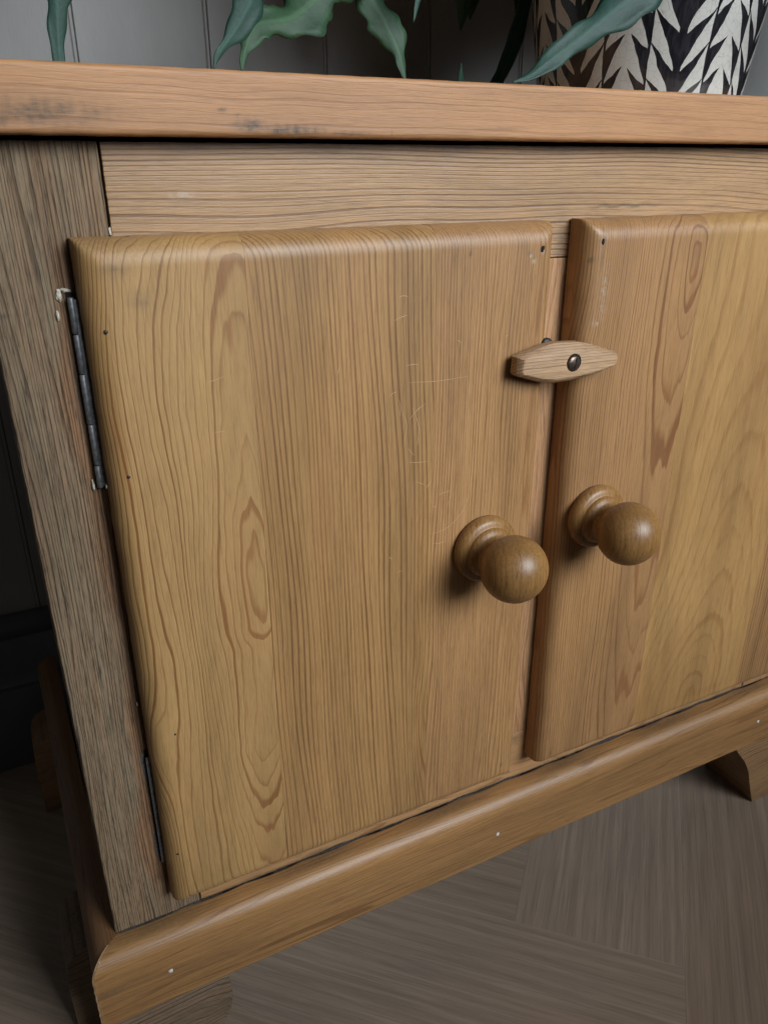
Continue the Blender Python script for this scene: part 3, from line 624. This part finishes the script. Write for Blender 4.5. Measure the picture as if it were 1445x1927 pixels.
for i, a in enumerate([(0.0262, 0.0290, -0.0635, -0.0578, -0.0009), (0.0285, 0.0325, -0.0600, -0.0578, -0.0009), (0.0250, 0.0268, -0.0712, -0.0670, -0.0009), (0.0282, 0.0296, -0.1520, -0.1462, -0.0014), (0.0336, 0.0346, -0.1500, -0.1475, -0.0060), (0.0323, 0.0333, -0.2790, -0.2765, -0.0012)]): fleck(*a, i)
# light paint smear in the joint between post and rail
V = [(0.0520, 0.0008, -0.0345+H), (0.0529, 0.0008, -0.0340+H), (0.0530, 0.0006, -0.0375+H), (0.0523, 0.0006, -0.0372+H)]
link_mesh('paint_fleck', V, [[0, 3, 2, 1]], M['paint'], cab)
box('joint_shade', 0.0510, 0.0535, 0.0022, 0.02, -0.0580, -0.0010, M['hole'], cab, 0)  # near-black strip put behind the gap as its shade

# ---- turn button across both doors
tb = empty('turn_button', (0, 0, 0)); tb.parent = cab; tb.location = Vector((0.2885, -0.026, -0.1116+H))-wloc(cab)
def turn_button():
    bx, bz = 0.2862, -0.1117
    out = [(-0.0345, -0.0050), (-0.0335, -0.0064), (-0.0190, -0.0105), (-0.0085, -0.0118), (0.0030, -0.0112), (0.0220, -0.0082), (0.0345, -0.0046), (0.0365, -0.0030), (0.0372, 0.0000), (0.0365, 0.0030), (0.0345, 0.0042), (0.0180, 0.0088), (0.0080, 0.0106), (-0.0085, 0.0110), (-0.0150, 0.0098), (-0.0310, 0.0050), (-0.0340, 0.0038)]
    def lay(y, s, dz=0.0): return [(bx+a*(1-s/0.0375), y, bz+b*(1-s/0.011)+dz+0.002*0-0.05*a+H) for a, b in out]
    L = [lay(-0.0210, 0.0006), lay(-0.0218, 0.0), lay(-0.0268, 0.0), lay(-0.0285, 0.0008), lay(-0.0302, 0.0024), lay(-0.0306, 0.0034)]
    # chamfer the upper front edge more strongly, as cut with a knife
    n = len(out); V = []
    for k, l in enumerate(L):
        for i, p in enumerate(l):
            x, y, z = p
            if k >= 3 and out[i][1] > 0.007: z -= 0.0012*(k-2)
            V.append((x, y, z))
    Fc = []
    for k in range(len(L)-1):
        for i in range(n): j = (i+1) % n; Fc.append([k*n+i, k*n+j, (k+1)*n+j, (k+1)*n+i])
    Fc += [list(range(n))[::-1]]
    c = len(V); V.append((bx+0.002, -0.0307, bz-0.001+H))
    for i in range(n): Fc.append([(len(L)-1)*n+i, (len(L)-1)*n+(i+1) % n, c])
    Va = np.array(V); R = 560*(Va[:, 2]-H)+260*Va[:, 1]+14*Va[:, 0]
    o = link_mesh('block', V, Fc, M['button'], tb, R, np.zeros((len(V), 3)), True, 22)
    # subdivide so that the attribute-driven grain stays smooth
    return bx, bz
bx, bz = turn_button()
barrel_o = lathe_y('spacer', 0.2905, 0.0002, -0.1100, [(0, 0.0035), (0.0206, 0.0033)], M['screw'], tb, 28)
sx, sz = 0.2880, -0.1120
lathe_y('screw_recess', sx+0.0006, -0.0304, sz+0.0002, [(0.0, 0.0051), (0.00035, 0.0051), (0.0004, 0.0045)], M['hole'], tb, 24)
def screw_head():
    V = []; Fc = []; n = 32; rad = 0.0043
    rings = [(0.0, 1.0), (0.0006, 0.98), (0.0010, 0.90), (0.0014, 0.72), (0.00165, 0.45), (0.0018, 0.18)]
    for d, s in rings:
        for i in range(n):
            a = 2*math.pi*i/n; x, z = math.cos(a)*rad*s, math.sin(a)*rad*s
            dd = d
            V.append((sx+x, -0.0306-dd, sz+z+H))
    for k in range(len(rings)-1):
        for i in range(n): j = (i+1) % n; Fc.append([k*n+i, k*n+j, (k+1)*n+j, (k+1)*n+i])
    Fc.append([(len(rings)-1)*n+i for i in range(n)])
    link_mesh('screw', V, Fc, M['screw'], tb)
    # slot
    a = math.radians(78); ca, sa = math.cos(a), math.sin(a); V = []
    for (p, q, y) in [(-0.0037, -0.00050, -0.0315), (0.0037, -0.00050, -0.0315), (0.0037, 0.00050, -0.0315), (-0.0037, 0.00050, -0.0315),
                      (-0.0022, -0.00050, -0.03255), (0.0022, -0.00050, -0.03255), (0.0022, 0.00050, -0.03255), (-0.0022, 0.00050, -0.03255)]:
        V.append((sx+0.0006+p*ca-q*sa, y, sz+p*sa+q*ca+H))
    link_mesh('screw_slot', V, [[4, 5, 6, 7], [0, 1, 5, 4], [1, 2, 6, 5], [2, 3, 7, 6], [3, 0, 4, 7]], M['hole'], tb, smooth=False)
screw_head()

# ================================================================== POT AND PLANT
TZ = H+0.0266
PX, PY = 0.4719, 0.1406
def pot_mat():
    t = NT('black_leaf_pattern_glaze')
    uv = t.n('ShaderNodeUVMap', uv_map='pattern').outputs[0]; sp = t.n('ShaderNodeSeparateXYZ'); t.t.links.new(uv, sp.inputs[0])
    wob = t.noise(t.obj((55, 55, 40)), 1, 2, 0.5); w2 = t.noise(t.obj((60, 60, 55), (9, 3, 1)), 1, 2, 0.5)
    u = t.math('ADD', sp.outputs[0], t.math('MULTIPLY', t.math('SUBTRACT', wob, 0.5), 0.07))
    v = t.math('ADD', sp.outputs[1], t.math('MULTIPLY', t.math('SUBTRACT', w2, 0.5), 0.007))
    d = t.math('ABSOLUTE', t.math('SUBTRACT', t.math('FRACT', u), 0.5))          # 0 on the stem, 0.5 in the middle of the next cell
    B = 0.295; P_ = 0.0200
    # leaves growing from the stem
    ta = t.math('DIVIDE', d, B)
    va = t.math('FRACT', t.math('DIVIDE', t.math('SUBTRACT', v, t.math('MULTIPLY', ta, P_*0.95)), P_))
    la = t.math('GREATER_THAN', va, t.math('POWER', ta, 0.95))
    stem = t.math('LESS_THAN', d, 0.040)
    la = t.math('MULTIPLY', t.math('MAXIMUM', la, stem), t.math('LESS_THAN', d, B))
    # leaves growing inwards from the thin lines
    tb_ = t.math('MAXIMUM', t.math('DIVIDE', t.math('SUBTRACT', d, B), 0.5-B), 0.0)
    vb = t.math('FRACT', t.math('ADD', t.math('DIVIDE', t.math('SUBTRACT', v, t.math('MULTIPLY', tb_, P_*0.55)), P_), 0.30))
    lb = t.math('GREATER_THAN', vb, t.math('POWER', t.math('DIVIDE', tb_, 0.88), 0.85))
    lb = t.math('MULTIPLY', lb, t.math('GREATER_THAN', d, B))
    line = t.math('LESS_THAN', t.math('ABSOLUTE', t.math('SUBTRACT', d, B)), 0.012)
    blk = t.math('MAXIMUM', t.math('MAXIMUM', la, lb), line)
    # crackle
    vo = t.n('ShaderNodeTexVoronoi', feature='DISTANCE_TO_EDGE'); t.t.links.new(t.obj((48, 48, 40)), vo.inputs['Vector'])
    n = t.noise(t.obj((120, 120, 120)), 1, 3, 0.6)
    mixv = t.n('ShaderNodeMix', data_type='VECTOR')
    cr = t.math('MULTIPLY', t.math('LESS_THAN', t.math('ADD', vo.outputs['Distance'], t.math('MULTIPLY', n, 0.02)), 0.022), 0.55)
    smk = t.ramp(t.noise(t.obj((38, 38, 38), (4, 4, 4)), 1, 4, 0.6), [(0.56, 0.0), (0.75, 0.5)])
    white = t.mix(smk, (0.52, 0.52, 0.485), (0.16, 0.15, 0.14)); white = t.mix(cr, white, (0.12, 0.11, 0.10))
    stn = t.ramp(t.noise(t.obj((300, 300, 60)), 1, 3, 0.6), [(0.4, (0.010, 0.010, 0.013)), (0.7, (0.030, 0.029, 0.034))])
    t.link(t.mix(blk, white, stn), 'Base Color')
    t.b.inputs['Roughness'].default_value = 0.16; t.b.inputs['Coat Weight'].default_value = 0.4; t.b.inputs['Coat Roughness'].default_value = 0.05
    hh = t.math('ADD', t.noise(t.obj((60, 60, 60)), 1, 2, 0.5), t.math('MULTIPLY', blk, 0.15))
    t.link(t.n('ShaderNodeBump', i_Strength=0.25, i_Distance=0.0015, i_Height=hh).outputs[0], 'Normal')
    return t.m
M['pot'] = pot_mat(); M['soil'] = plain('potting_soil', (0.020, 0.014, 0.010), 0.95, 0, 0.5, 120, 1.0, dist=0.006)
pot = empty('plant_pot', (PX, PY, TZ)); tag(pot, 'round glazed pot painted with black leaf zigzags on cracked cream glaze', 'plant pot')
def make_pot():
    n = 144; hs = [(0.0, 0.060), (0.0, 0.0700), (0.0025, 0.0728)]+[(z, 0.0728+0.150*z-0.15*z*z) for z in np.linspace(0.006, 0.165, 34)]+[(0.169, 0.0945), (0.171, 0.0925), (0.169, 0.0895), (0.150, 0.0880), (0.12, 0.0860)]
    V = []; Fc = []
    for (z, r) in hs:
        for i in range(n): a = 2*math.pi*i/n; V.append((PX+r*math.cos(a), PY+r*math.sin(a), TZ+z))
    for k in range(len(hs)-1):
        for i in range(n): j = (i+1) % n; Fc.append([k*n+i, k*n+j, (k+1)*n+j, (k+1)*n+i])
    Fc.append(list(range(n))[::-1])
    o = link_mesh('body', V, Fc, M['pot'], pot)
    me = o.data; uv = me.uv_layers.new(name='pattern'); arr = np.zeros(len(me.loops)*2)
    # stem painted where the photograph shows it: towards (0.4644, 0.1, ...)
    for p in me.polygons:
        vs = list(p.vertices); base = None
        for li in p.loop_indices:
            vi = me.loops[li].vertex_index; k, i = divmod(vi, n)
            a = i/n
            if base is None: base = a
            if a-base > 0.5: a -= 1
            if base-a > 0.5: a += 1
            arr[2*li] = a*7+0.73; arr[2*li+1] = hs[k][0]+0.001
    uv.data.foreach_set('uv', arr)
    V = [(PX, PY, TZ+0.145)]; Fc = []
    for ring, rr in ((1, 0.045), (2, 0.0872)):
        for i in range(32): a = 2*math.pi*i/32; V.append((PX+rr*math.cos(a), PY+rr*math.sin(a), TZ+0.142-0.002*ring+0.003*math.sin(5*a)))
    for i in range(32): j = (i+1) % 32; Fc += [[0, 1+i, 1+j], [1+i, 33+i, 33+j, 1+j]]
    link_mesh('soil', V, Fc, M['soil'], pot)
make_pot()
def leaf_mat(name, c1, c2):
    t = NT(name); n = t.noise(t.obj((70, 70, 70)), 1, 4, 0.6); n2 = t.noise(t.obj((500, 500, 500)), 1, 3, 0.6)
    vein = t.n('ShaderNodeAttribute', attribute_name='vein').outputs['Fac']
    # side veins run out obliquely from the midrib
    c = t.mix(t.ramp(n, [(0.3, 0.0), (0.7, 1.0)]), c1, c2)
    sv = t.math('ABSOLUTE', t.math('SUBTRACT', t.math('FRACT', vein), 0.5))
    c = t.mix(t.math('MULTIPLY', t.ramp(sv, [(0.0, 1.0), (0.10, 0.0)]), 0.10), c, tuple(min(1, x*1.9) for x in c2))
    mid = t.n('ShaderNodeAttribute', attribute_name='mid').outputs['Fac']; mr = t.ramp(mid, [(0.0, 1.0), (0.09, 1.0), (0.13, 0.0)])
    c = t.mix(t.math('MULTIPLY', mr, 0.25), c, tuple(min(1, x*2.4) for x in c2))
    t.link(c, 'Base Color'); t.b.inputs['Roughness'].default_value = 0.58; t.b.inputs['Specular IOR Level'].default_value = 0.4
    t.link(t.n('ShaderNodeBump', i_Strength=0.3, i_Distance=0.0006, i_Height=t.math('ADD', n2, t.math('MULTIPLY', sv, 0.25))).outputs[0], 'Normal')
    t.b.inputs['Subsurface Weight'].default_value = 0.0
    return t.m
M['leaf'] = leaf_mat('blue_green_frond', (0.008, 0.038, 0.026), (0.020, 0.062, 0.045)); M['leaf_dark'] = leaf_mat('green_frond', (0.010, 0.038, 0.016), (0.024, 0.070, 0.026))
plant = empty('fern', (PX, PY, TZ+0.145)); tag(plant, 'fern with long wavy blue green fronds trailing from the patterned pot over the table top', 'plant')
def frond(pts, wid, mat, face=(0, -1, 0.2), wav=0.16, waves=5, tip=0.35, fold=0.25, twist=0.0, seed=0, base=0.35, bulk=None):
    """strap leaf: pts = centre line (x, y, z above floor frame 0 = under table top)"""
    rs = np.random.RandomState(seed); P = smooth_path(pts, 12); n = len(P)
    dl = np.linalg.norm(np.diff(P, axis=0), axis=1); s = np.concatenate([[0], np.cumsum(dl)]); s /= s[-1]; Ltot = dl.sum()
    V = []; Fc = []; VE = []; MI = []; C = 9; ph = rs.uniform(0, 6.28)
    for k in range(n):
        t = P[min(k+1, n-1)]-P[max(k-1, 0)]; t /= np.linalg.norm(t)
        f = np.array(face, float); tw = twist*s[k]; f = f-t*f.dot(t); f /= np.linalg.norm(f); side = np.cross(t, f)
        f2 = f*math.cos(tw)+side*math.sin(tw); side = np.cross(t, f2)
        prof_ = (base+(1-base)*min(1, s[k]/0.35))*min(1, max(0.02, (1-s[k])/tip))**0.75
        wv = wid/2*prof_
        for c in range(C):
            q = -1+2*c/(C-1)
            edge = abs(q)**3
            wl_ = 1+wav*edge*math.sin(2*math.pi*waves*s[k]+ph+(1.3 if q > 0 else 0))+0.5*wav*edge*math.sin(2*math.pi*waves*2.7*s[k]+ph)
            ruff = wid*0.09*edge*math.sin(2*math.pi*waves*s[k]+ph+(2.1 if q > 0 else 0))*min(1, prof_*1.3)
            p = P[k]+side*q*wv*wl_+f2*(ruff-fold*wv*abs(q)*0.6*-1*(-1))
            V.append((p[0], p[1], p[2]+H)); VE.append(abs(q)*1.6+s[k]*Ltot/0.006); MI.append(abs(q))
    for k in range(n-1):
        for c in range(C-1): Fc.append([k*C+c, k*C+c+1, (k+1)*C+c+1, (k+1)*C+c])
    if bulk is not None:
        n0 = sum(len(v[0]) for v in bulk); bulk.append((V, [[i+n0 for i in f] for f in Fc], VE, MI)); return
    o = link_mesh('frond', V, Fc, mat, plant); a = o.data.attributes.new('vein', 'FLOAT', 'POINT'); a.data.foreach_set('value', VE); a2 = o.data.attributes.new('mid', 'FLOAT', 'POINT'); a2.data.foreach_set('value', MI)
    md = o.modifiers.new('thickness', 'SOLIDIFY'); md.thickness = 0.0006
    return o
# every frond starts at the crown of the pot, arches over the rim and hangs in front of the wall
CR = (PX, PY, 0.19)
frond([CR, (0.49, 0.08, 0.245), (0.475, 0.020, 0.215), (0.430, 0.010, 0.150), (0.375, 0.012, 0.096), (0.3401, 0.015, 0.0715), (0.3135, 0.015, 0.0541), (0.2935, 0.015, 0.0420), (0.2802, 0.015, 0.0340), (0.2685, 0.015, 0.0300)], 0.0235, M['leaf'], (0.15, -1, 0.65), 0.20, 7, 0.22, seed=3)
frond([CR, (0.38, 0.16, 0.30), (0.22, 0.18, 0.31), (0.12, 0.17, 0.24), (0.079, 0.16, 0.15), (0.0690, 0.15, 0.0950), (0.0640, 0.15, 0.0700), (0.0610, 0.15, 0.0420), (0.0600, 0.15, 0.032)], 0.0210, M['leaf'], (0, -1, 0.1), 0.26, 12, 0.10, seed=5)
frond([CR, (0.42, 0.14, 0.29), (0.32, 0.13, 0.27), (0.225, 0.125, 0.18), (0.180, 0.12, 0.112), (0.1700, 0.12, 0.0870), (0.1570, 0.12, 0.0650), (0.1430, 0.12, 0.0480), (0.139, 0.12, 0.040)], 0.0250, M['leaf'], (0.2, -1, 0.1), 0.26, 11, 0.14, seed=6)
frond([CR, (0.44, 0.16, 0.27), (0.36, 0.17, 0.22), (0.285, 0.17, 0.140), (0.2330, 0.17, 0.0960), (0.2060, 0.165, 0.0760), (0.1800, 0.16, 0.0690), (0.1700, 0.155, 0.0560), (0.1650, 0.15, 0.043)], 0.0300, M['leaf_dark'], (0.1, -1, 0.5), 0.26, 11, 0.16, seed=8)
frond([CR, (0.43, 0.17, 0.25), (0.34, 0.18, 0.21), (0.278, 0.18, 0.140), (0.2640, 0.175, 0.0980), (0.2720, 0.17, 0.0780), (0.2800, 0.165, 0.0600), (0.2830, 0.16, 0.042)], 0.0270, M['leaf_dark'], (0, -1, 0.1), 0.26, 10, 0.14, seed=9)
frond([CR, (0.44, 0.15, 0.25), (0.36, 0.14, 0.19), (0.300, 0.13, 0.125), (0.2790, 0.13, 0.0950), (0.2720, 0.13, 0.0720)], 0.0150, M['leaf'], (0, -1, 0), 0.15, 5, 0.16, seed=10)
frond([CR, (0.455, 0.235, 0.20), (0.43, 0.235, 0.10), (0.385, 0.21, 0.036), (0.355, 0.185, 0.034), (0.3370, 0.175, 0.0430), (0.3330, 0.17, 0.0560)], 0.0130, M['leaf'], (0, -1, 0), 0.1, 5, 0.12, seed=11)
frond([CR, (0.52, 0.06, 0.25), (0.565, 0.010, 0.20), (0.575, 0.005, 0.150), (0.5450, 0.005, 0.108), (0.505, 0.005, 0.0990), (0.486, 0.005, 0.0945)], 0.0200, M['leaf'], (0.1, -1, 0.5), 0.12, 5, 0.2, seed=12)
for k in range(12):
    x = 0.30+0.018*k+0.008*math.sin(k*5); y = 0.24+0.05*((k*7) % 5)/5; zt = 0.115+0.03*math.sin(k*2.3)
    frond([CR, (0.45, 0.20, 0.24), ((x+0.45)/2, (y+0.20)/2, 0.23), (x, y, 0.19), (x-0.008, y+0.01, zt)], 0.030, M['leaf_dark'], (0, -1, 0.2), 0.2, 6, 0.2, seed=13+k)
# the bushy head of the plant above the picture, which keeps the wall behind it in shade
BULK = []
rs = np.random.RandomState(57)
for k in range(110):      # short young fronds packed round the crown
    a = rs.uniform(0, 2*math.pi); r0 = 0.07*math.sqrt(rs.uniform()); el = rs.uniform(-0.1, 1.4); L = rs.uniform(0.05, 0.11)
    b = (PX+math.cos(a)*r0, PY+math.sin(a)*r0, 0.178+rs.uniform(0, 0.03)); a2 = a+rs.uniform(-.6, .6)
    e = (b[0]+math.cos(a2)*math.cos(el)*L, b[1]+math.sin(a2)*math.cos(el)*L, max(0.175, b[2]+math.sin(el)*L))
    frond([b, ((b[0]+e[0])/2, (b[1]+e[1])/2, (b[2]+e[2])/2+0.015), e], rs.uniform(0.038, 0.052), M['leaf'] if k % 3 else M['leaf_dark'], (rs.uniform(-.6, .6), -0.8, 0.7), 0.2, 4, 0.3, seed=400+k, base=0.8, bulk=BULK)
rs = np.random.RandomState(33)
for k in range(70):
    a = rs.uniform(0, 2*math.pi); L = rs.uniform(0.08, 0.19); el = rs.uniform(0.0, 1.2); b = (PX-0.04+rs.uniform(-.03, .03), PY-0.02, 0.20)
    ex = (b[0]+math.cos(a)*math.cos(el)*L, min(b[1]+math.sin(a)*math.cos(el)*L, 0.34), 0.205+math.sin(el)*L)
    frond([CR, ((CR[0]+ex[0])/2, (CR[1]+ex[1])/2, max(CR[2], ex[2])+0.02), ex], rs.uniform(0.036, 0.052), M['leaf'] if k % 3 else M['leaf_dark'], (rs.uniform(-.4, .4), -0.5, 1), 0.2, 5, 0.25, seed=200+k, bulk=BULK)
rs = np.random.RandomState(21)
for k in range(115):
    a = rs.uniform(-0.15, 1.12)*math.pi; L = rs.uniform(0.16, 0.34); hgt = rs.uniform(0.06, 0.22)
    dx, dy = math.cos(a)*L, -abs(math.sin(a))*L*0.35+0.04+rs.uniform(0, 0.09)
    e = (PX+dx, min(PY+dy, 0.33), 0.19+hgt*0.45+rs.uniform(0.0, 0.08))
    mid = (PX+dx*0.45, min(PY+dy*0.5, 0.3), 0.20+hgt)
    frond([CR, (PX+dx*0.12, PY+dy*0.12, 0.21+hgt*0.5), mid, (PX+dx*0.8, min(PY+dy*0.85, 0.32), 0.20+hgt*0.85), e], rs.uniform(0.026, 0.040), M['leaf'] if k % 3 else M['leaf_dark'], (math.cos(a)*0.2, -0.3, 1), 0.2, 7, 0.25, seed=30+k, bulk=BULK)
rs = np.random.RandomState(77)
for k in range(190):      # unseen fronds added over the right of the table to shade the wall
    q = rs.normal(0, 1, 3); q = q/np.linalg.norm(q)*rs.uniform(0.4, 1)
    e = (0.62+q[0]*0.17, min(0.13+q[1]*0.11, 0.33), max(0.128, 0.195+q[2]*0.085)); L = rs.uniform(.35, .6)
    st = tuple(CR[i]+(e[i]-CR[i])*L for i in range(3)); st = (st[0], st[1], max(0.14, st[2]))
    frond([st, ((st[0]+e[0])/2, (st[1]+e[1])/2, (st[2]+e[2])/2+0.02), e], rs.uniform(0.040, 0.055), M['leaf'], (rs.uniform(-.6, .6), -0.8, 0.7), 0.2, 4, 0.3, seed=600+k, base=0.7, bulk=BULK)
for k in range(230):  # more unseen fronds added further right, to darken the wall there
    q = rs.normal(0, 1, 3); q = q/np.linalg.norm(q)*rs.uniform(0.3, 1)
    e = (0.84+q[0]*0.13, min(0.17+q[1]*0.11, 0.34), max(0.15, 0.225+q[2]*0.12)); L = rs.uniform(.55, .8)
    st = tuple(CR[i]+(e[i]-CR[i])*L for i in range(3)); st = (st[0], st[1], max(0.17, st[2]+0.03))
    frond([st, ((st[0]+e[0])/2, (st[1]+e[1])/2, (st[2]+e[2])/2+0.02), e], rs.uniform(0.040, 0.055), M['leaf'], (rs.uniform(-.6, .6), -0.8, 0.7), 0.2, 4, 0.3, seed=900+k, base=0.7, bulk=BULK)
V = [v for b in BULK for v in b[0]]; Fc = [f for b in BULK for f in b[1]]; VE = [v for b in BULK for v in b[2]]
o = link_mesh('shading_foliage', V, Fc, M['leaf'], plant); o.data.attributes.new('vein', 'FLOAT', 'POINT').data.foreach_set('value', VE); o.data.attributes.new('mid', 'FLOAT', 'POINT').data.foreach_set('value', [v for b in BULK for v in b[3]]); tag(o, kind='stuff')
